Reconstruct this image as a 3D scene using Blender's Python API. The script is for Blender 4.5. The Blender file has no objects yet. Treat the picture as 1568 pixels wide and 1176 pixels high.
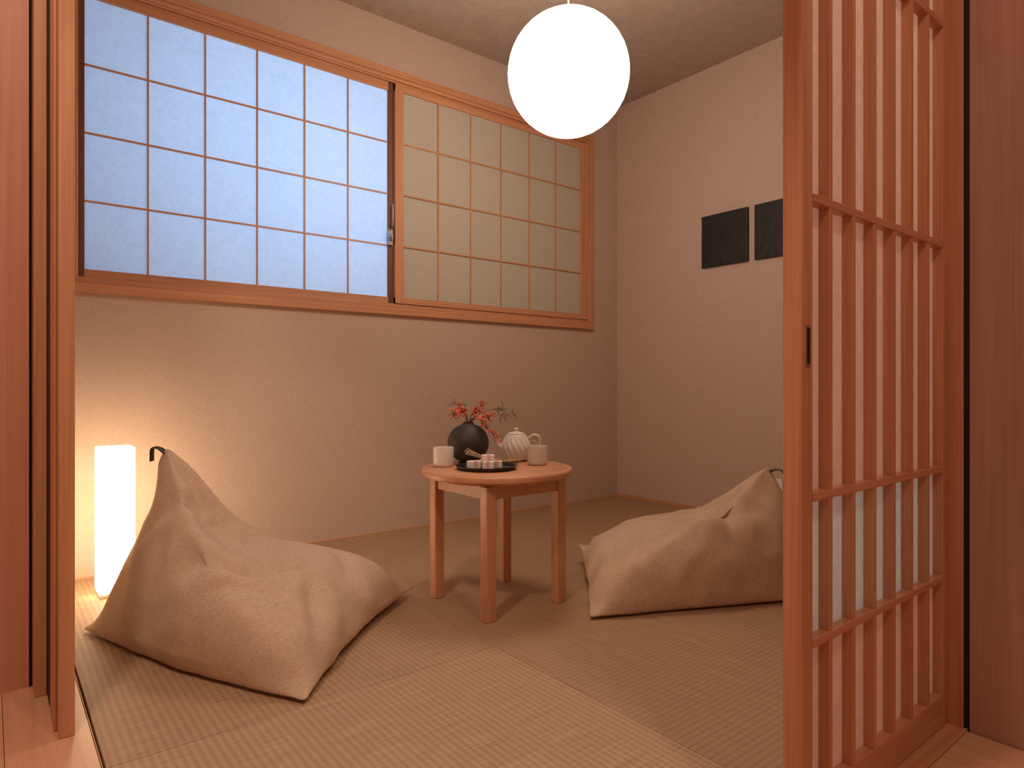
import bpy, bmesh, math, random
import numpy as np
from mathutils import Vector, Matrix, noise as mnoise
random.seed(4)
scene = bpy.context.scene
scene.view_settings.view_transform = 'Standard'
COL = scene.collection

# ------------------------------------------------------------ materials
def new_mat(name):
    m = bpy.data.materials.new(name); m.use_nodes = True
    nt = m.node_tree
    b = nt.nodes['Principled BSDF']
    return m, nt, b

def coords(nt, scale, rot=(0,0,0)):
    tc = nt.nodes.new('ShaderNodeTexCoord'); mp = nt.nodes.new('ShaderNodeMapping')
    mp.inputs['Scale'].default_value = scale; mp.inputs['Rotation'].default_value = rot
    nt.links.new(tc.outputs['Object'], mp.inputs['Vector'])
    return mp.outputs['Vector']

def noise(nt, vec, scale=1, detail=4, dist=0.0, rough=.5):
    n = nt.nodes.new('ShaderNodeTexNoise')
    n.inputs['Scale'].default_value = scale; n.inputs['Detail'].default_value = detail
    n.inputs['Distortion'].default_value = dist; n.inputs['Roughness'].default_value = rough
    nt.links.new(vec, n.inputs['Vector']); return n.outputs['Fac']

def ramp(nt, fac, stops):
    r = nt.nodes.new('ShaderNodeValToRGB')
    els = r.color_ramp.elements
    while len(els) < len(stops): els.new(.5)
    for e, (p, c) in zip(els, stops):
        e.position = p; e.color = (*c, 1)
    nt.links.new(fac, r.inputs['Fac']); return r.outputs['Color']

def bump(nt, b, fac, strength, dist=.002):
    bp = nt.nodes.new('ShaderNodeBump'); bp.inputs['Strength'].default_value = strength
    bp.inputs['Distance'].default_value = dist
    nt.links.new(fac, bp.inputs['Height']); nt.links.new(bp.outputs['Normal'], b.inputs['Normal'])

def plain(name, c, rough=.6, metal=0, nz=0.0, nscale=40):
    m, nt, b = new_mat(name)
    b.inputs['Roughness'].default_value = rough; b.inputs['Metallic'].default_value = metal
    v = coords(nt, (1,1,1))
    f = noise(nt, v, nscale, 4)
    lo = tuple(x*(1-nz) for x in c); hi = tuple(min(1,x*(1+nz)) for x in c)
    nt.links.new(ramp(nt, f, [(.3,lo),(.7,hi)]), b.inputs['Base Color'])
    if nz > 0: bump(nt, b, f, .25, .001)
    return m

def wood(name, dark, light, axis='z', rough=.45, k=1.0):
    m, nt, b = new_mat(name)
    s = {'x':(1.5,55*k,55*k),'y':(55*k,1.5,55*k),'z':(55*k,55*k,1.5)}[axis]
    f = noise(nt, coords(nt, s), 1.0, 6, .6, .6)
    s2 = {'x':(3,260,260),'y':(260,3,260),'z':(260,260,3)}[axis]
    f2 = noise(nt, coords(nt, s2), 1.0, 3, 0, .6)
    mx = nt.nodes.new('ShaderNodeMath'); mx.operation='MULTIPLY_ADD'
    mx.inputs[1].default_value=.35; nt.links.new(f2, mx.inputs[0]); 
    m2 = nt.nodes.new('ShaderNodeMath'); m2.operation='MULTIPLY'; m2.inputs[1].default_value=.65
    nt.links.new(f, m2.inputs[0]); nt.links.new(m2.outputs[0], mx.inputs[2])
    nt.links.new(ramp(nt, mx.outputs[0], [(.32,dark),(.66,light)]), b.inputs['Base Color'])
    b.inputs['Roughness'].default_value = rough
    bump(nt, b, mx.outputs[0], .15, .001)
    return m

HD, HL = (.46,.20,.095), (.66,.33,.17)
W_X = wood('hinoki_x', HD, HL, 'x'); W_Y = wood('hinoki_y', HD, HL, 'y'); W_Z = wood('hinoki_z', HD, HL, 'z')
D_Z = wood('door_wood_z', (.42,.175,.09), (.62,.29,.155), 'z', .27)
D_X = wood('door_wood_x', (.42,.175,.09), (.62,.29,.155), 'x', .27)
T_Z = wood('table_wood_z', (.44,.20,.10), (.62,.31,.165), 'z', .4)
T_X = wood('table_wood_x', (.46,.21,.105), (.64,.32,.17), 'x', .4)
P_RED = wood('red_panel', (.50,.225,.145), (.62,.30,.20), 'z', .4)
P_DARK = wood('dark_panel', (.38,.19,.155), (.52,.28,.23), 'z', .45)
FLOORW = wood('floor_boards_wood', (.54,.28,.155), (.68,.38,.225), 'y', .35, .6)
BLACKGAP = plain('shadow_gap_black', (.01,.008,.007), .8)

def wall_mat(name, c, s=420):
    m, nt, b = new_mat(name)
    f1 = noise(nt, coords(nt, (s,s,s*.12)), 1, 2)
    f2 = noise(nt, coords(nt, (s*.12,s*.12,s)), 1, 2)
    a = nt.nodes.new('ShaderNodeMath'); a.operation='ADD'
    nt.links.new(f1,a.inputs[0]); nt.links.new(f2,a.inputs[1])
    h = nt.nodes.new('ShaderNodeMath'); h.operation='MULTIPLY'; h.inputs[1].default_value=.5
    nt.links.new(a.outputs[0],h.inputs[0])
    nt.links.new(ramp(nt,h.outputs[0],[(.35,tuple(x*.88 for x in c)),(.65,tuple(min(1,x*1.08) for x in c))]), b.inputs['Base Color'])
    b.inputs['Roughness'].default_value=.85
    bump(nt,b,h.outputs[0],.35,.001)
    return m
WALL = wall_mat('wallpaper_beige', (.55,.42,.345))
CEIL = wall_mat('ceiling_paper', (.41,.325,.27), 200)

def tatami(name, c1, c2, axis):
    m, nt, b = new_mat(name)
    s = (6,420,1) if axis=='x' else (420,6,1)
    f = noise(nt, coords(nt, s), 1, 3, 0, .6)
    w = nt.nodes.new('ShaderNodeTexWave'); w.wave_type='BANDS'
    w.bands_direction = 'X' if axis=='x' else 'Y'
    w.inputs['Scale'].default_value = 20; w.inputs['Distortion'].default_value=.3
    nt.links.new(coords(nt,(1,1,1)), w.inputs['Vector'])
    a = nt.nodes.new('ShaderNodeMath'); a.operation='MULTIPLY_ADD'; a.inputs[1].default_value=.18
    nt.links.new(w.outputs['Fac'],a.inputs[0]); nt.links.new(f,a.inputs[2])
    nt.links.new(ramp(nt,a.outputs[0],[(.34,c1),(.82,c2)]), b.inputs['Base Color'])
    b.inputs['Roughness'].default_value=.6
    bump(nt,b,a.outputs[0],.6,.0015)
    return m
TAT_X = tatami('tatami_rush_a', (.28,.175,.10), (.52,.335,.20), 'x')
TAT_Y = tatami('tatami_rush_b', (.27,.165,.095), (.48,.305,.18), 'y')
TAT_Z = tatami('tatami_rush_c', (.30,.19,.11), (.56,.365,.22), 'x')

def fabric(name, c):
    m, nt, b = new_mat(name)
    f1 = noise(nt, coords(nt,(480,480,90)), 1, 2)
    f2 = noise(nt, coords(nt,(90,90,480)), 1, 2)
    f3 = noise(nt, coords(nt,(1,1,1)), 22, 4, 0, .6)
    a = nt.nodes.new('ShaderNodeMath'); a.operation='ADD'
    nt.links.new(f1,a.inputs[0]); nt.links.new(f2,a.inputs[1])
    h = nt.nodes.new('ShaderNodeMath'); h.operation='MULTIPLY_ADD'; h.inputs[1].default_value=.42
    g = nt.nodes.new('ShaderNodeMath'); g.operation='MULTIPLY'; g.inputs[1].default_value=.16
    nt.links.new(f3,g.inputs[0]); nt.links.new(a.outputs[0],h.inputs[0]); nt.links.new(g.outputs[0],h.inputs[2])
    nt.links.new(ramp(nt,h.outputs[0],[(.36,tuple(x*.76 for x in c)),(.64,tuple(x*1.12 for x in c))]), b.inputs['Base Color'])
    b.inputs['Roughness'].default_value=.95
    b.inputs['Sheen Weight'].default_value=.12
    b.inputs['Sheen Tint'].default_value=(1,.85,.7,1)
    bump(nt,b,h.outputs[0],.6,.002)
    return m
FAB = fabric('beanbag_canvas', (.60,.425,.305))

def emis(name, c, s):
    m, nt, b = new_mat(name)
    b.inputs['Base Color'].default_value=(.8,.8,.8,1)
    b.inputs['Emission Color'].default_value=(*c,1); b.inputs['Emission Strength'].default_value=s
    b.inputs['Roughness'].default_value=.7
    f = noise(nt, coords(nt,(1,1,1)), 25, 5); bump(nt,b,f,.3,.002)
    return m

def paper(name, c, trans=.5):
    m = bpy.data.materials.new(name); m.use_nodes=True; nt=m.node_tree
    nt.nodes.remove(nt.nodes['Principled BSDF'])
    out = nt.nodes['Material Output']
    f = noise(nt, coords(nt,(1,1,1)), 60, 6, .5, .65)
    col = ramp(nt,f,[(.3,tuple(x*.91 for x in c)),(.7,c)])
    d = nt.nodes.new('ShaderNodeBsdfDiffuse'); t = nt.nodes.new('ShaderNodeBsdfTranslucent')
    nt.links.new(col,d.inputs['Color']); nt.links.new(col,t.inputs['Color'])
    mx = nt.nodes.new('ShaderNodeMixShader'); mx.inputs[0].default_value=trans
    nt.links.new(d.outputs[0],mx.inputs[1]); nt.links.new(t.outputs[0],mx.inputs[2])
    nt.links.new(mx.outputs[0],out.inputs['Surface'])
    return m
PAPER = paper('shoji_paper', (.80,.88,.92), .66)
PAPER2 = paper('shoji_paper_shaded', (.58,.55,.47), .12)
PAPER3 = paper('door_paper', (.93,.78,.70), .64)
PAPER4 = paper('door_frosted_band', (.88,.96,1.0), .6)

# ------------------------------------------------------------ mesh helpers
def link(o, parent=None):
    COL.objects.link(o)
    if parent: o.parent = parent
    return o

def empty(name, loc=(0,0,0)):
    e = bpy.data.objects.new(name, None); e.location=loc; e.empty_display_size=.05
    COL.objects.link(e); return e

def boxes(name, lst, mat, bevel=.0015, parent=None):
    """lst of (x0,x1,y0,y1,z0,z1[,mat index])"""
    mats = mat if isinstance(mat,(list,tuple)) else [mat]
    bm = bmesh.new()
    for t in lst:
        x0,x1,y0,y1,z0,z1 = t[:6]; mi = t[6] if len(t)>6 else 0
        vs=[bm.verts.new(p) for p in [(x0,y0,z0),(x1,y0,z0),(x1,y1,z0),(x0,y1,z0),(x0,y0,z1),(x1,y0,z1),(x1,y1,z1),(x0,y1,z1)]]
        for f in [(3,2,1,0),(4,5,6,7),(0,1,5,4),(1,2,6,5),(2,3,7,6),(3,0,4,7)]:
            fc = bm.faces.new([vs[i] for i in f]); fc.material_index=mi
    me = bpy.data.meshes.new(name); bm.to_mesh(me); bm.free()
    for m in mats: me.materials.append(m)
    o = link(bpy.data.objects.new(name, me), parent)
    if bevel:
        b = o.modifiers.new('bevel','BEVEL'); b.width=bevel; b.segments=2; b.limit_method='ANGLE'
    return o

class MB:
    """mesh builder joining many shapes"""
    def __init__(s): s.v=[]; s.f=[]; s.m=[]
    def add(s, vs, fs, mi=0):
        o=len(s.v); s.v += [tuple(v) for v in vs]; s.f += [tuple(i+o for i in f) for f in fs]; s.m += [mi]*len(fs)
    def lathe(s, prof, seg=48, c=(0,0,0), mi=0, mod=None):
        vs=[];fs=[]
        for k,(r,z) in enumerate(prof):
            for i in range(seg):
                a=2*math.pi*i/seg; rr = r*(mod(a,z) if mod else 1)
                vs.append((c[0]+rr*math.cos(a), c[1]+rr*math.sin(a), c[2]+z))
        for k in range(len(prof)-1):
            for i in range(seg):
                j=(i+1)%seg
                fs.append((k*seg+i,k*seg+j,(k+1)*seg+j,(k+1)*seg+i))
        fs.append(tuple(range(seg-1,-1,-1))); n=(len(prof)-1)*seg
        fs.append(tuple(range(n,n+seg)))
        s.add(vs,fs,mi)
    def tube(s, pts, rad, seg=10, mi=0, sub=6, flat=1.0):
        P=[Vector(p) for p in pts]
        if len(P)>2 and sub>1:
            Q=[];E=[P[0]*2-P[1]]+P+[P[-1]*2-P[-2]]
            for i in range(1,len(E)-2):
                for k in range(sub):
                    t=k/sub; a,b,c,d=E[i-1:i+3]
                    Q.append(.5*((2*b)+(c-a)*t+(2*a-5*b+4*c-d)*t*t+(3*b-a-3*c+d)*t**3))
            Q.append(P[-1]); P=Q
        n=len(P); vs=[];fs=[]
        up=Vector((0,0,1)); prev=None
        for i,p in enumerate(P):
            d=(P[min(i+1,n-1)]-P[max(i-1,0)]).normalized()
            if prev is None:
                x=d.cross(up)
                if x.length<.05: x=d.cross(Vector((1,0,0)))
            else: x=prev-d*prev.dot(d)
            x.normalize(); prev=x; y=d.cross(x)
            t=i/(n-1); r = rad(t) if callable(rad) else rad
            for k in range(seg):
                a=2*math.pi*k/seg
                vs.append(p+x*math.cos(a)*r+y*math.sin(a)*r*flat)
        for i in range(n-1):
            for k in range(seg):
                j=(k+1)%seg; fs.append((i*seg+k,i*seg+j,(i+1)*seg+j,(i+1)*seg+k))
        fs.append(tuple(range(seg-1,-1,-1))); fs.append(tuple(range((n-1)*seg,n*seg)))
        s.add(vs,fs,mi)
    def ball(s, c, r, mi=0, seg=8, rings=6):
        vs=[(c[0],c[1],c[2]-r)];fs=[]
        for j in range(1,rings):
            t=math.pi*j/rings
            for i in range(seg):
                a=2*math.pi*i/seg; vs.append((c[0]+r*math.sin(t)*math.cos(a),c[1]+r*math.sin(t)*math.sin(a),c[2]-r*math.cos(t)))
        vs.append((c[0],c[1],c[2]+r)); last=len(vs)-1
        for i in range(seg):
            j=(i+1)%seg
            fs.append((0,1+j,1+i)); fs.append((last,1+(rings-2)*seg+i,1+(rings-2)*seg+j))
            for k in range(rings-2):
                fs.append((1+k*seg+i,1+k*seg+j,1+(k+1)*seg+j,1+(k+1)*seg+i))
        s.add(vs,fs,mi)
    def leaf(s, base, d, L, W, mi=0, droop=.2):
        base=Vector(base); d=Vector(d).normalized(); side=d.cross(Vector((0,0,1)))
        if side.length<.1: side=Vector((1,0,0))
        side.normalize(); n=side.cross(d)
        vs=[];N=6
        for i in range(N+1):
            t=i/N; w=W*math.sin(math.pi*min(1,t*.95+.03))**.8*.5
            c=base+d*L*t-Vector((0,0,1))*droop*L*t*t
            vs += [c-side*w+n*w*.3, c, c+side*w+n*w*.3]
        fs=[]
        for i in range(N):
            a=i*3; fs += [(a,a+1,a+4,a+3),(a+1,a+2,a+5,a+4)]
        s.add(vs,fs,mi)
    def box(s, c, size, rz=0, mi=0, rx=0):
        M=Matrix.Translation(c)@Matrix.Rotation(rz,4,'Z')@Matrix.Rotation(rx,4,'X')
        h=[x/2 for x in size]
        vs=[M@Vector((sx*h[0],sy*h[1],sz*h[2])) for sz in(-1,1) for sx,sy in((-1,-1),(1,-1),(1,1),(-1,1))]
        s.add(vs,[(3,2,1,0),(4,5,6,7),(0,1,5,4),(1,2,6,5),(2,3,7,6),(3,0,4,7)],mi)
    def obj(s, name, mats, loc=(0,0,0), rz=0, parent=None, smooth=True, bevel=0, sub=0):
        me=bpy.data.meshes.new(name); me.from_pydata(s.v,[],s.f); me.update()
        for m in (mats if isinstance(mats,(list,tuple)) else [mats]): me.materials.append(m)
        for p,mi in zip(me.polygons,s.m): p.material_index=mi; p.use_smooth=smooth
        if smooth:
            try: me.set_sharp_from_angle(angle=math.radians(45))
            except Exception: pass
        o=link(bpy.data.objects.new(name,me),parent); o.location=loc; o.rotation_euler=(0,0,rz)
        if bevel:
            b=o.modifiers.new('bevel','BEVEL'); b.width=bevel; b.segments=3; b.limit_method='ANGLE'
        if sub:
            b=o.modifiers.new('sub','SUBSURF'); b.levels=sub; b.render_levels=sub
        return o

# ------------------------------------------------------------ room shell
YB=2.802; XR=3.09; ZC=2.438; XL=.14
boxes('floor', [(-1.3,XR+.1,-1.4,YB+.3,-.12,-.03)], plain('floor_slab',(.3,.25,.2),.8), 0)
boxes('ceiling', [(-1.3,XR+.1,-1.4,YB+.1,ZC,ZC+.08)], CEIL, 0)
WX0,WX1,WZ0,WZ1 = .215,2.835,1.05,2.18
boxes('wall_back', [(XL-.04,WX0,YB,YB+.1,-.03,ZC),(WX1,XR+.1,YB,YB+.1,-.03,ZC),
                    (WX0,WX1,YB,YB+.1,-.03,WZ0),(WX0,WX1,YB,YB+.1,WZ1,ZC)], WALL, 0)
boxes('wall_right', [(XR,XR+.1,.5,YB,-.03,ZC)], WALL, 0)
boxes('wall_left', [(XL-.036,XL,1.80,YB,0,ZC)], WALL, 0)
boxes('wall_front', [(1.60,XR,.47,.53,-.03,ZC),(.107,1.60,.47,.53,2.02,ZC),(.107,.14,.53,1.80,2.02,ZC)], WALL, 0)
# corridor shell
boxes('wall_corridor_left', [(-1.3,-1.22,-1.4,1.95,-.03,ZC)], WALL, 0)
boxes('wall_corridor_rear', [(-1.22,1.6,-1.4,-1.32,-.03,ZC)], WALL, 0)
boxes('wall_corridor_right', [(1.543,1.60,-1.32,.452,-.03,ZC)], P_DARK, .001)
boxes('wall_corridor_end', [(-1.22,.0715,1.875,1.93,-.03,ZC)], P_RED, .001)
# corridor floor: boards
lst=[]
for i in range(20):
    x0=-1.22+i*.138
    x1=min(x0+.1372,1.543)
    if x0>=1.54: break
    if x1<=.163: lst.append((x0,x1,-1.32,1.875,-.03,0))
    elif x0<.163:
        lst.append((x0,.162,-1.32,YB,-.03,0)); lst.append((.1625,x1,-1.32,.455,-.03,0))
    else: lst.append((x0,x1,-1.32,.455,-.03,0))
boxes('floor_corridor_boards', lst, FLOORW, .0008)
# tatami
boxes('tatami_mat', [(.166,1.0495,.555,1.3895,-.03,0)], TAT_Z, .002)
boxes('tatami_mat', [(.166,1.0495,1.3905,2.785,-.03,0)], TAT_X, .002)
boxes('tatami_mat', [(1.0505,2.06,.555,2.785,-.03,0)], TAT_Y, .002)
boxes('tatami_mat', [(2.061,3.068,.555,2.785,-.03,0)], TAT_Y, .002)
# trims
boxes('trim_1', [(3.069,XR,.53,YB,-.03,.014)], W_Y, .001)
boxes('trim_2', [(.163,3.069,2.787,YB,-.03,.002)], W_X, .0008)
boxes('trim_3', [(.163,1.6,.4555,.553,-.03,.003)], D_X, .0015)   # door sill
boxes('trim_4', [(.107,1.60,.455,.545,1.96,2.02)], D_X, .002)    # door head
# left jamb and side posts
boxes('door_frame_left', [(.106,.133,1.56,1.735,0,2.02),(.1005,.106,1.60,1.70,0,2.02)], W_Z, .002)
boxes('trim_5', [(.0775,.101,1.80,1.93,0,ZC)], W_Z, .002)
boxes('painted_gap_shade', [(.0715,.0773,1.885,1.93,0,ZC),(.1015,.1365,1.737,1.797,0,ZC)], BLACKGAP, 0)  # black strips paint the shade in the gaps beside the post
# right jamb
boxes('door_frame_right', [(1.537,1.599,.462,.60,0,2.0),(1.5435,1.599,.452,.462,0,ZC,1)], [D_Z,BLACKGAP], .0015)  # second box is a black strip painting the shade between jamb and panel

# ------------------------------------------------------------ window
win=empty('window_1',(1.5,YB,1.6))
def wb(name,lst,mat,bev=.0015):
    o=boxes(name,lst,mat,bev); o.parent=win; o.matrix_parent_inverse=Matrix.Translation((-1.5,-YB,-1.6)); return o
XW0,XW1=.205,2.857
# outer casing (protrudes into room), with stepped inner lining
wb('casing_horizontal',[(XW0,XW1,2.778,YB,1.030,1.062),(XW0,XW1,2.778,YB,2.168,2.200),
    (XW0+.03,XW1-.03,2.786,2.89,1.062,1.078),(XW0+.03,XW1-.03,2.786,2.89,2.152,2.168),
    (XW0+.03,XW1-.03,2.796,2.80,1.078,1.086),(XW0+.03,XW1-.03,2.796,2.80,2.144,2.152)],W_X)
wb('casing_vertical',[(XW1-.032,XW1,2.779,YB,1.062,2.168),(XW0,XW0+.032,2.779,YB,1.062,2.168),(XW0+.032,XW0+.042,2.787,2.89,1.078,2.152),(XW1-.046,XW1-.032,2.787,2.89,1.078,2.152)],W_Z)
# left sash (rear track)
lx0,lx1=.2686,1.4905; rz0,rz1=1.117,2.107
wb('sash_left_rails',[(lx0-.02,lx1+.03,2.812,2.835,1.079,rz0),(lx0-.02,lx1+.03,2.812,2.835,rz1,2.151)],W_X)
wb('sash_left_stiles',[(lx0-.02,lx0,2.811,2.836,1.079,2.151),(lx1,lx1+.03,2.811,2.836,1.079,2.151)],wood('dark_sash',(.12,.045,.025),(.2,.08,.045),'z'))
mun=[]
for i in range(1,6):
    x=lx0+(lx1-lx0)*i/6; mun.append((x-.0035,x+.0035,2.8145,2.8205,rz0,rz1))
mh=[]
for j in range(1,4):
    z=rz0+(rz1-rz0)*j/4; mh.append((lx0,lx1,2.8140,2.8200,z-.0035,z+.0035))
wb('muntins_left_v',mun,W_Z,0); wb('muntins_left_h',mh,W_X,0)
wb('shoji_paper_left',[(lx0-.005,lx1+.005,2.8215,2.8225,rz0-.005,rz1+.005)],PAPER,0)
# right sash (front track)
qx0,qx1=1.562,2.758
wb('sash_right_rails',[(qx0-.045,qx1+.052,2.790,2.808,1.087,rz0),(qx0-.045,qx1+.052,2.790,2.808,rz1,2.143)],W_X)
wb('sash_right_stiles',[(qx0-.045,qx0,2.789,2.809,1.087,2.143),(qx1,qx1+.052,2.789,2.809,1.087,2.143)],W_Z)
mun=[];mh=[]
for i in range(1,6):
    x=qx0+(qx1-qx0)*i/6; mun.append((x-.0035,x+.0035,2.7925,2.7985,rz0,rz1))
for j in range(1,4):
    z=rz0+(rz1-rz0)*j/4; mh.append((qx0,qx1,2.792,2.798,z-.0035,z+.0035))
wb('muntins_right_v',mun,W_Z,0); wb('muntins_right_h',mh,W_X,0)
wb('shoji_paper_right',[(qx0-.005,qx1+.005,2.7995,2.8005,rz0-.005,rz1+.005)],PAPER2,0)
wb('outer_shutter',[(1.54,2.82,2.86,2.875,1.065,2.165)],plain('shutter_gray',(.3,.3,.3),.6),0)
METAL=plain('lock_metal',(.45,.42,.40),.3,1)
mb=MB(); mb.box((1.497,2.802,1.40),(.022,.012,.075)); mb.box((1.497,2.793,1.40),(.016,.012,.03))
mb.tube([(1.497,2.788,1.39),(1.487,2.782,1.40),(1.477,2.782,1.42),(1.482,2.786,1.435)],.005)
mb.tube([(1.505,2.793,1.45),(1.505,2.790,1.56)],.003)
o=mb.obj('window_lock',METAL,bevel=.001); o.parent=win; o.matrix_parent_inverse=Matrix.Translation((-1.5,-YB,-1.6))

# daylight outside the window
def area(name, loc, rot, sx, sy, col, power):
    l=bpy.data.lights.new(name,'AREA'); l.shape='RECTANGLE'; l.size=sx; l.size_y=sy; l.color=col; l.energy=power
    o=bpy.data.objects.new(name,l); o.location=loc; o.rotation_euler=rot; COL.objects.link(o); return o
area('daylight',(1.15,3.70,1.72),(math.radians(-90),0,0),1.5,1.2,(.46,.64,1.0),32)

# ------------------------------------------------------------ lattice sliding door
door=empty('door_1',(1.24,.505,0))
def db(name,lst,mat,bev=.0012):
    o=boxes(name,lst,mat,bev); o.parent=door; o.matrix_parent_inverse=Matrix.Translation((-1.24,-.505,0)); return o
dy0,dy1=.49,.5206
DT=1.955
db('stile_left',[(.945,.979,dy0,dy1,.005,DT)],D_Z,.002)
db('stile_right',[(1.515,1.535,dy0,dy1,.005,DT)],D_Z,.002)
db('rails',[(.979,1.515,dy0,dy1,.005,.068),(.979,1.515,dy0,dy1,1.90,DT)]+
   [(.979,1.515,dy0-.001,dy0+.017,z-.0065,z+.0065) for z in (.304,.527,.984,1.432)],D_X)
sl=[]
for k in range(6):
    x=1.037+.0805*k; sl.append((x-.0055,x+.0055,dy0,dy0+.018,.068,1.90))
db('slats',sl,D_Z,.001)
db('paper_panel',[(.979,1.515,.5085,.5095,.068,.304),(.979,1.515,.5085,.5095,.527,1.90)],PAPER3,0)
db('frosted_band',[(.979,1.515,.5085,.5095,.304,.527)],PAPER4,0)
mb=MB(); mb.box((.962,.4893,.757),(.012,.002,.062),mi=0); mb.box((.962,.4890,.757),(.006,.003,.054),mi=1)
o=mb.obj('finger_pull',[METAL,BLACKGAP],smooth=False); o.parent=door; o.matrix_parent_inverse=Matrix.Translation((-1.24,-.505,0))

# ------------------------------------------------------------ pendant globe
pend=empty('pendant_lamp',(1.59,1.67,1.79))
bpy.ops.mesh.primitive_uv_sphere_add(segments=48,ring_count=24,radius=.213)
g=bpy.context.object; g.name='paper_globe'; g.data.name='paper_globe'
for c in list(g.users_collection): c.objects.unlink(g)
COL.objects.link(g); g.parent=pend; g.data.materials.append(emis('globe_paper_glow',(1,.79,.62),15.5))
for p in g.data.polygons: p.use_smooth=True
mb=MB(); mb.tube([(0,0,.205),(0,0,.645)],.003,8,sub=1); mb.lathe([(.012,.205),(.022,.21),(.022,.222),(.006,.235)],24)
mb.lathe([(.045,.605),(.045,.635),(.040,.648)],32)
mb.obj('cord_and_canopy',plain('white_plastic',(.8,.78,.74),.4),parent=pend)

# ------------------------------------------------------------ floor lamp (square paper lantern)
fl=empty('floor_lamp',(.328,2.54,0))
def flb(n,l,m,b): o=boxes(n,l,m,b,parent=fl); return o
flb('shade',[(-.052,.052,-.052,.052,.014,.49)],emis('lantern_glow',(1,.74,.46),11),.003)
flb('base',[(-.048,.048,-.048,.048,0,.014)],plain('lantern_base',(.75,.7,.62),.5),.001)

# ------------------------------------------------------------ bean bags
def bean_bag(name, bound, A, profs, folds, tab, seed=0):
    """bound: 12 footprint points (ccw) with edge height; profs[k]: 6 (s,z) pairs; A peak"""
    nC=len(bound); A=Vector(A); cx=Vector((sum(b[0] for b in bound)/nC, sum(b[1] for b in bound)/nC,0))
    rows=[]
    def mk(k,s,z):
        b=bound[k]; return Vector((b[0]+(A.x-b[0])*s, b[1]+(A.y-b[1])*s, z))
    und=[]
    for k in range(nC):
        b=Vector((bound[k][0],bound[k][1],0)); q=b.lerp(cx,.45); und.append((q.x,q.y,.0))
    rows.append(und)
    r=[]
    for k in range(nC):
        b=Vector((bound[k][0],bound[k][1],0)); q=b.lerp(cx,.10); r.append((q.x,q.y,.0))
    rows.append(r)
    rows.append([tuple(mk(k,0,bound[k][2])) for k in range(nC)])
    for j in range(6):
        rows.append([tuple(mk(k,*profs[k][j])) for k in range(nC)])
    vs=[p for r in rows for p in r]; fs=[]
    for j in range(len(rows)-1):
        for k in range(nC):
            l=(k+1)%nC; fs.append((j*nC+k,j*nC+l,(j+1)*nC+l,(j+1)*nC+k))
    c0=len(vs); vs.append((cx.x,cx.y,0)); c1=len(vs); vs.append(tuple(A))
    for k in range(nC):
        l=(k+1)%nC; fs.append((c0,l,k)); t=(len(rows)-1)*nC; fs.append((t+k,t+l,c1))
    me=bpy.data.meshes.new(name+'_cage'); me.from_pydata(vs,[],fs); me.update()
    # creases on footprint corners / apex keep pointed tips
    o=bpy.data.objects.new(name+'_cage',me); COL.objects.link(o)
    at=me.attributes.new('crease_vert','FLOAT','POINT')
    for k in range(nC):
        if len(bound[k])>3: at.data[2*nC+k].value=bound[k][3]
    at.data[c1].value=.8
    ea=me.attributes.new('crease_edge','FLOAT','EDGE')
    for e in me.edges:
        a,b=sorted(e.vertices)
        if 2*nC<=a<3*nC and 2*nC<=b<3*nC: ea.data[e.index].value=.35
    sb=o.modifiers.new('s','SUBSURF'); sb.levels=4; sb.render_levels=4
    dg=bpy.context.evaluated_depsgraph_get(); ev=o.evaluated_get(dg)
    m2=bpy.data.meshes.new_from_object(ev); bpy.data.objects.remove(o)
    n=len(m2.vertices); X=np.empty(n*3); m2.vertices.foreach_get('co',X); X=X.reshape(-1,3)
    NN=np.array([v.normal[:] for v in m2.vertices])
    disp=np.zeros(n)
    for pts,w,amp in folds:
        P=np.array(pts,float); best=np.full(n,9.0); tt=np.zeros(n); tot=len(P)-1
        for i in range(tot):
            a,b=P[i],P[i+1]; ab=b-a; q=np.clip(((X[:,:2]-a)@ab)/(ab@ab),0,1)
            dd=np.linalg.norm(X[:,:2]-(a+q[:,None]*ab),axis=1)
            m=dd<best; best[m]=dd[m]; tt[m]=(i+q[m])/tot
        taper=np.sin(np.pi*np.clip(tt*.92+.04,0,1))**.7
        g=np.exp(-(best/w)**2)-.55*np.exp(-((best-2.1*w)/(w*1.1))**2)
        disp+=amp*g*taper
    off=seed*7.3
    for i in range(n):
        x,y,z=X[i]
        p=Vector((x*4.2+off,y*4.2,z*5))
        nz=mnoise.noise(p)*.008
        q=Vector((x*8+off,y*8,z*7+3)); r1=mnoise.noise(q)
        nz+= .004-math.sqrt(r1*r1+.006)*.017
        disp[i]+=nz
    hgt=np.clip(X[:,2]/.05,0,1)
    X+=NN*(disp*hgt)[:,None]
    X[:,2]=np.maximum(X[:,2],.0005)
    m2.vertices.foreach_set('co',X.ravel()); m2.update()
    for p in m2.polygons: p.use_smooth=True
    m2.materials.clear(); m2.materials.append(FAB)
    par=empty(name,(cx.x,cx.y,0))
    c=link(bpy.data.objects.new('cushion_cover',m2),par); c.matrix_parent_inverse=Matrix.Translation((-cx.x,-cx.y,0))
    mb=MB(); mb.tube(tab,.015,10,flat=.16)
    s=mb.obj('leather_tab',plain('tab_leather',(.035,.022,.018),.5),parent=par); s.matrix_parent_inverse=Matrix.Translation((-cx.x,-cx.y,0))
    return par

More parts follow.
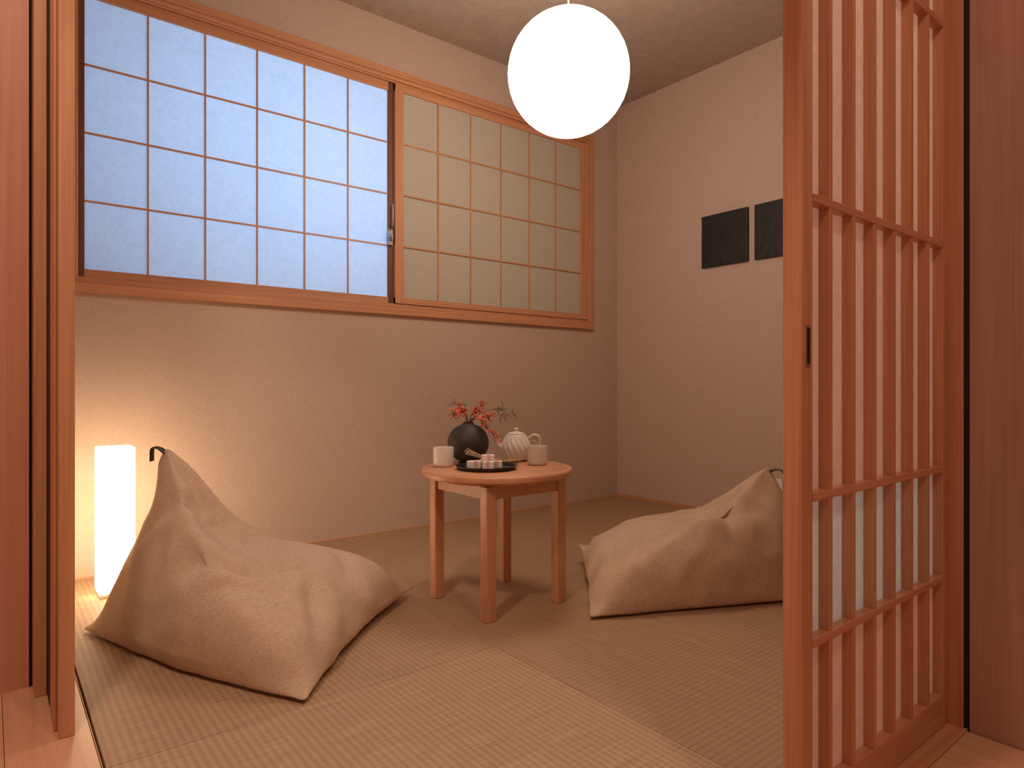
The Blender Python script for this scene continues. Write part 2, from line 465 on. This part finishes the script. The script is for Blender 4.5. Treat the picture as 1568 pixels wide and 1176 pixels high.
LF=[(-.02,.09),(.08,.18),(.28,.25),(.5,.31),(.72,.385),(.88,.465)]
LL=[(.2,.07),(.4,.155),(.58,.235),(.75,.32),(.85,.40),(.93,.47)]
FF=[(.05,.065),(.15,.125),(.34,.19),(.55,.235),(.77,.34),(.90,.45)]
FR=[(.0,.095),(.09,.17),(.30,.21),(.55,.215),(.77,.315),(.90,.45)]
RR=[(.05,.070),(.14,.13),(.33,.18),(.55,.21),(.77,.31),(.90,.45)]
BK=[(-.02,.08),(.08,.15),(.3,.20),(.55,.235),(.77,.325),(.88,.455)]
bean_bag('bean_bag_chair',
 [(.195,2.20,.008,.9),(.262,2.0,.012),(.338,1.77,.012),(.43,1.575,.012),(.535,1.375,.008,.9),(.665,1.53,.025),(.80,1.66,.03),(.93,1.775,.03),(1.09,1.88,.03,1.0),(.88,2.0,.02),(.62,2.14,.015),(.37,2.26,.012)],
 (.405,2.125,.508),[LL,LF,LF,LF,FF,FR,FR,FR,RR,BK,BK,BK],
 [([(.33,1.86),(.41,1.785),(.516,1.735),(.638,1.765),(.70,1.90)],.032,-.024),
  ([(.38,1.70),(.46,1.67),(.54,1.63)],.020,-.012),
  ([(.36,2.02),(.42,1.97),(.50,1.96)],.020,-.009),
  ([(.60,1.47),(.63,1.58),(.66,1.68)],.020,-.012),
  ([(.78,1.70),(.82,1.80),(.84,1.90)],.022,-.010),
  ([(.42,2.08),(.52,2.02),(.62,1.96)],.020,-.012)],
 [(.402,2.118,.498),(.388,2.132,.512),(.372,2.144,.512),(.370,2.146,.475)],1)
R_R=[(.03,.095),(.11,.15),(.30,.215),(.55,.235),(.76,.278),(.90,.36)]
R_F=[(.04,.065),(.12,.13),(.30,.20),(.52,.235),(.76,.28),(.90,.36)]
R_E=[(-.04,.10),(.08,.195),(.31,.255),(.55,.28),(.78,.325),(.90,.372)]
R_L=[(.15,.08),(.3,.15),(.46,.22),(.62,.28),(.78,.34),(.90,.38)]
R_S=[(.0,.08),(.1,.16),(.25,.22),(.45,.28),(.68,.335),(.86,.38)]
R_G=[(.0,.09),(.09,.15),(.30,.21),(.54,.232),(.77,.278),(.90,.36)]
bean_bag('bean_bag_chair',
 [(2.13,1.01,.008,.9),(2.22,1.14,.012),(2.25,1.28,.012),(2.19,1.47,.015),(2.03,1.66,.03),(1.80,1.83,.07,1.0),(1.68,1.67,.045),(1.55,1.53,.03),(1.37,1.36,.008,.9),(1.56,1.285,.012),(1.74,1.195,.012),(1.93,1.105,.012)],
 (2.14,1.235,.408),[R_L,R_S,R_S,R_S,R_G,R_R,R_G,R_G,R_F,R_E,R_E,R_E],
 [([(1.72,1.58),(1.78,1.40),(1.88,1.27),(1.98,1.20)],.030,-.018),
  ([(1.95,1.48),(2.0,1.34),(2.08,1.22)],.024,-.015),
  ([(1.50,1.40),(1.60,1.42),(1.70,1.50)],.022,-.008),
  ([(1.84,1.19),(1.90,1.24),(2.0,1.28)],.020,-.011)],
 [(2.135,1.225,.392),(2.155,1.212,.400),(2.176,1.197,.393),(2.183,1.19,.365)],5)

# ------------------------------------------------------------ round table
TX,TY,TZ=1.29,1.69,.43
tab=empty('round_side_table',(TX,TY,0))
mb=MB(); R=.243
mb.lathe([(.12,.4055),(R-.012,.4055),(R-.006,.408),(R-.006,.411),(R,.412),(R+.001,.420),(R,.4275),(R-.003,.43),(R-.020,.43),(R-.0215,.4287),(R-.023,.43),(.1,.43),(.02,.43)],96)
mb.obj('table_top',T_X,parent=tab)
mb=MB(); mb.lathe([(.12,.398),(.205,.398),(.205,.4055),(.12,.4055)],64); mb.obj('sub_top',T_X,parent=tab)
q=.141; hw=.0175
boxes('legs',[(sx*q-hw,sx*q+hw,sy*q-hw,sy*q+hw,0,.398) for sx in(-1,1) for sy in(-1,1)],T_Z,.003,parent=tab)
boxes('apron_rails',[(-q+hw,q-hw,s*q-.010,s*q+.010,.358,.398) for s in(-1,1)]+[(s*q-.010,s*q+.010,-q+hw,q-hw,.358,.398) for s in(-1,1)],T_X,.001,parent=tab)

# ------------------------------------------------------------ table things
CER=plain('cream_ceramic',(.74,.67,.61),.38,nz=.04,nscale=200)
def cup(loc):
    mb=MB()
    mb.lathe([(.012,.0),(.028,.0),(.032,.003),(.0335,.012),(.0335,.060),(.0325,.0635),(.031,.0635),(.0300,.060),(.0295,.012),(.026,.006),(.005,.005)],48)
    return mb.obj('tea_cup',CER,loc=loc)
cup((1.162,1.812,TZ)); cup((1.433,1.655,TZ))
# vase
VB=plain('black_stoneware',(.035,.026,.024),.62,nz=.3,nscale=90)
mb=MB(); pr=[(.012,0),(.030,0),(.034,.002)]
for i in range(3,25):
    t=math.pi*(i/26); pr.append((max(.012,.071*math.sin(t)), .068-.068*math.cos(t)))
pr=[p for p in pr if not(p[0]<.034 and p[1]>.02)]
pr+=[(.0185,.134),(.018,.140),(.015,.140),(.014,.132),(.02,.122),(.004,.120)]
mb.lathe(pr,56); vx,vy=1.282,1.843
mb.obj('flower_vase',VB,loc=(vx,vy,TZ))
# berry arrangement, local frame: x=right-ish
BR=plain('twig_brown',(.16,.07,.035),.7); BE=plain('berry_red',(.78,.17,.11),.4,nz=.3,nscale=30); LG=plain('leaf_green',(.11,.13,.05),.5,nz=.4,nscale=30); LR=plain('leaf_red',(.48,.12,.06),.5,nz=.4,nscale=30)
mb=MB(); random.seed(11)
def vecs(s): return Vector((random.uniform(-s,s),random.uniform(-s,s),random.uniform(-s,s)))
tips=[((-.037,.02,.055),1,0),((-.055,-.02,.035),1,0),((.030,.0,.040),1,0),((.055,.015,.066),1,0),((.150,-.02,.030),0,2),((.10,-.04,-.052),1,0),((.085,-.02,.022),1,0),((-.015,.03,.062),0,1),((-.02,-.04,.045),1,0),((.06,-.04,.0),1,0),((.12,.01,.05),0,2),((-.045,.0,.07),0,1)]
for (t,hasb,lf) in tips:
    t=Vector(t); o0=Vector((random.uniform(-.006,.006),random.uniform(-.006,.006),-.015))
    midp=Vector((t.x*.4,t.y*.4,max(t.z*.7,.018)))
    mb.tube([o0,Vector((t.x*.12,t.y*.12,.008)),midp,t],lambda s:.0015*(1-.6*s),6,mi=0)
    if hasb:
        for k in range(24):
            p=midp.lerp(t,random.uniform(.3,1.05))+vecs(.014)
            mb.ball(p,random.uniform(.003,.0040),mi=1)
            mb.tube([midp.lerp(t,.6),p],.0005,4,mi=0,sub=1)
    for k in range(2+lf*4):
        b=midp.lerp(t,random.uniform(.5,1)); d=(t-midp).normalized()*.8+vecs(1)
        mb.leaf(b,d,random.uniform(.018,.032),.009,mi=2 if (random.random()<.4 or lf==2) else 3)
mb.obj('berry_branch_arrangement',[BR,BE,LG,LR],loc=(vx,vy,TZ+.138),rz=math.radians(-38.66))
# teapot
mb=MB()
body=[(.015,0),(.036,0),(.040,.003)]
for i in range(0,15):
    t=i/14; body.append((.043+.013*math.sin(math.pi*(t*.9+.1))-.006*t*t, .006+.080*t))
body+= [(.034,.091),(.028,.093),(.01,.093)]
mb.lathe(body,128,mod=lambda a,z:1+(.028*math.cos(16*(a+z*10)) if .005<z<.088 else 0))
mb.lathe([(.031,.092),(.031,.095),(.022,.099),(.010,.102),(.005,.104),(.006,.108),(.008,.111),(.006,.115),(.002,.116)],40)
mb.tube([(.044,0,.078),(.060,0,.089),(.079,0,.084),(.083,0,.062),(.080,0,.042),(.076,0,.030)],.0055,12)
mb.tube([(.045,0,.066),(.058,0,.070),(.068,0,.064),(.072,0,.048),(.074,0,.034)],.0035,10)
mb.tube([(-.044,0,.040),(-.060,0,.052),(-.069,0,.072),(-.078,0,.084)],lambda s:.013-.007*s,14)
mb.obj('teapot',CER,loc=(1.453,1.792,TZ),rz=math.radians(-38.66))
# tray
tx,ty=1.234,1.672
mb=MB(); mb.lathe([(.02,0),(.088,0),(.096,.010),(.098,.011),(.098,.013),(.094,.013),(.086,.004),(.02,.004)],72)
mb.obj('serving_tray',plain('black_lacquer',(.015,.013,.014),.35),loc=(tx,ty,TZ))
# wrapped sweets
mb=MB(); rz=math.radians(-38.66)
for (a,b,z,r,w) in ((-.038,-.030,.0170,.5,(.040,.026,.024)),(.008,-.045,.0170,-.12,(.036,.028,.024)),(.032,-.012,.0160,.15,(.034,.024,.022)),(-.008,-.010,.0160,.3,(.034,.022,.022)),(.006,-.026,.0385,.2,(.038,.026,.018))):
    mb.box((a,b,z),w,rz=r,mi=0); mb.box((a,b,z),(w[0]*.35,w[1]+.001,w[2]+.001),rz=r,mi=1)
mb.obj('wrapped_sweets',[plain('sweet_wrap',(.78,.70,.65),.6,nz=.1),plain('sweet_label',(.70,.44,.38),.6)],loc=(tx,ty,TZ+.0005),rz=rz,smooth=False,bevel=.002)
STR=plain('dried_straw',(.52,.37,.22),.8,nz=.3,nscale=60)
def bundle(loc,rz,L,n=26,tilt=0):
    mb=MB()
    for i in range(n):
        a=random.uniform(0,6.28); r=random.uniform(0,.0055); s=random.uniform(1.8,3.6)
        y0=r*math.cos(a); z0=.0085+r*math.sin(a)
        e=L*random.uniform(.42,.55)
        mb.tube([(-L*.5*random.uniform(.85,1),y0*1.3,z0),(0,y0,z0+tilt*.5),(e,y0*s,max(.003,z0+r*math.sin(a)*s*.5)+tilt)],.0011,5,mi=0,sub=3)
        if i%2==0: mb.ball((e,y0*s,max(.004,z0+r*math.sin(a)*s*.5)+tilt),.0024,mi=0,seg=6,rings=4)
    mb.tube([(-.004,math.cos(t)*.0078,.0085+tilt*.45+math.sin(t)*.0078) for t in [k*math.pi/6 for k in range(13)]],.0012,6,mi=1,sub=1)
    return mb.obj('dried_grass_bundle',[STR,plain('twine',(.6,.5,.38),.9)],loc=loc,rz=rz)
bundle((1.252,1.713,TZ+.0045),math.radians(145),.11,tilt=.035)
bundle((1.362,1.738,TZ),math.radians(-15),.095)

# ------------------------------------------------------------ wall art & outlet
def art(y0,y1):
    m,nt,b=new_mat('black_relief')
    f=noise(nt,coords(nt,(1,1,1)),9,2,2.5)
    nt.links.new(ramp(nt,f,[(.35,(.006,.006,.008)),(.7,(.014,.011,.012))]),b.inputs['Base Color']); b.inputs['Roughness'].default_value=.55
    bump(nt,b,f,.5,.008)
    e=empty('wall_art',(XR,(y0+y1)/2,1.48)); w=(y1-y0)/2
    boxes('panel',[(-.018,-.002,-w,w,-.141,.141)],m,.002,parent=e)
    boxes('hanger_frame',[(-.002,0,-w+.03,w-.03,-.11,.11)],BLACKGAP,0,parent=e)
art(1.884,2.164); art(1.565,1.845)
ol=empty('wall_outlet',(XR,1.735,.165))
boxes('plate',[(-.007,0,-.036,.036,-.06,.06)],plain('outlet_white',(.8,.78,.75),.35),.002,parent=ol)
boxes('sockets',[(-.0085,-.006,-.012,.012,a,a+.018) for a in(-.03,.012)],plain('outlet_grey',(.5,.5,.5),.4),.0005,parent=ol)

# ------------------------------------------------------------ corridor ceiling lights
def downlight(loc,power,size=.16):
    e=empty('ceiling_downlight',loc)
    mb=MB(); mb.lathe([(size/2-.01,-.001),(size/2+.012,-.001),(size/2+.012,-.008),(size/2,-.010),(size/2-.01,-.006)],40)
    mb.obj('trim_ring',plain('ring_white',(.8,.78,.75),.4),parent=e)
    l=bpy.data.lights.new('downlight','AREA'); l.shape='DISK'; l.size=size; l.energy=power; l.color=(1,.75,.58)
    o=bpy.data.objects.new('bulb',l); o.location=(0,0,-.012); COL.objects.link(o); o.parent=e
downlight((-.25,.75,ZC),21)
downlight((.65,-.45,ZC),13)

w=bpy.data.worlds.new('world'); scene.world=w; w.use_nodes=True
w.node_tree.nodes['Background'].inputs['Color'].default_value=(.5,.6,.8,1)
w.node_tree.nodes['Background'].inputs['Strength'].default_value=.15

cam=bpy.data.cameras.new('camera'); cam.sensor_width=36; cam.lens=22.96; cam.clip_start=.02
co=bpy.data.objects.new('camera',cam); COL.objects.link(co)
co.location=(0,0,.70); co.rotation_euler=(math.radians(90),0,math.radians(-38.66))
scene.camera=co
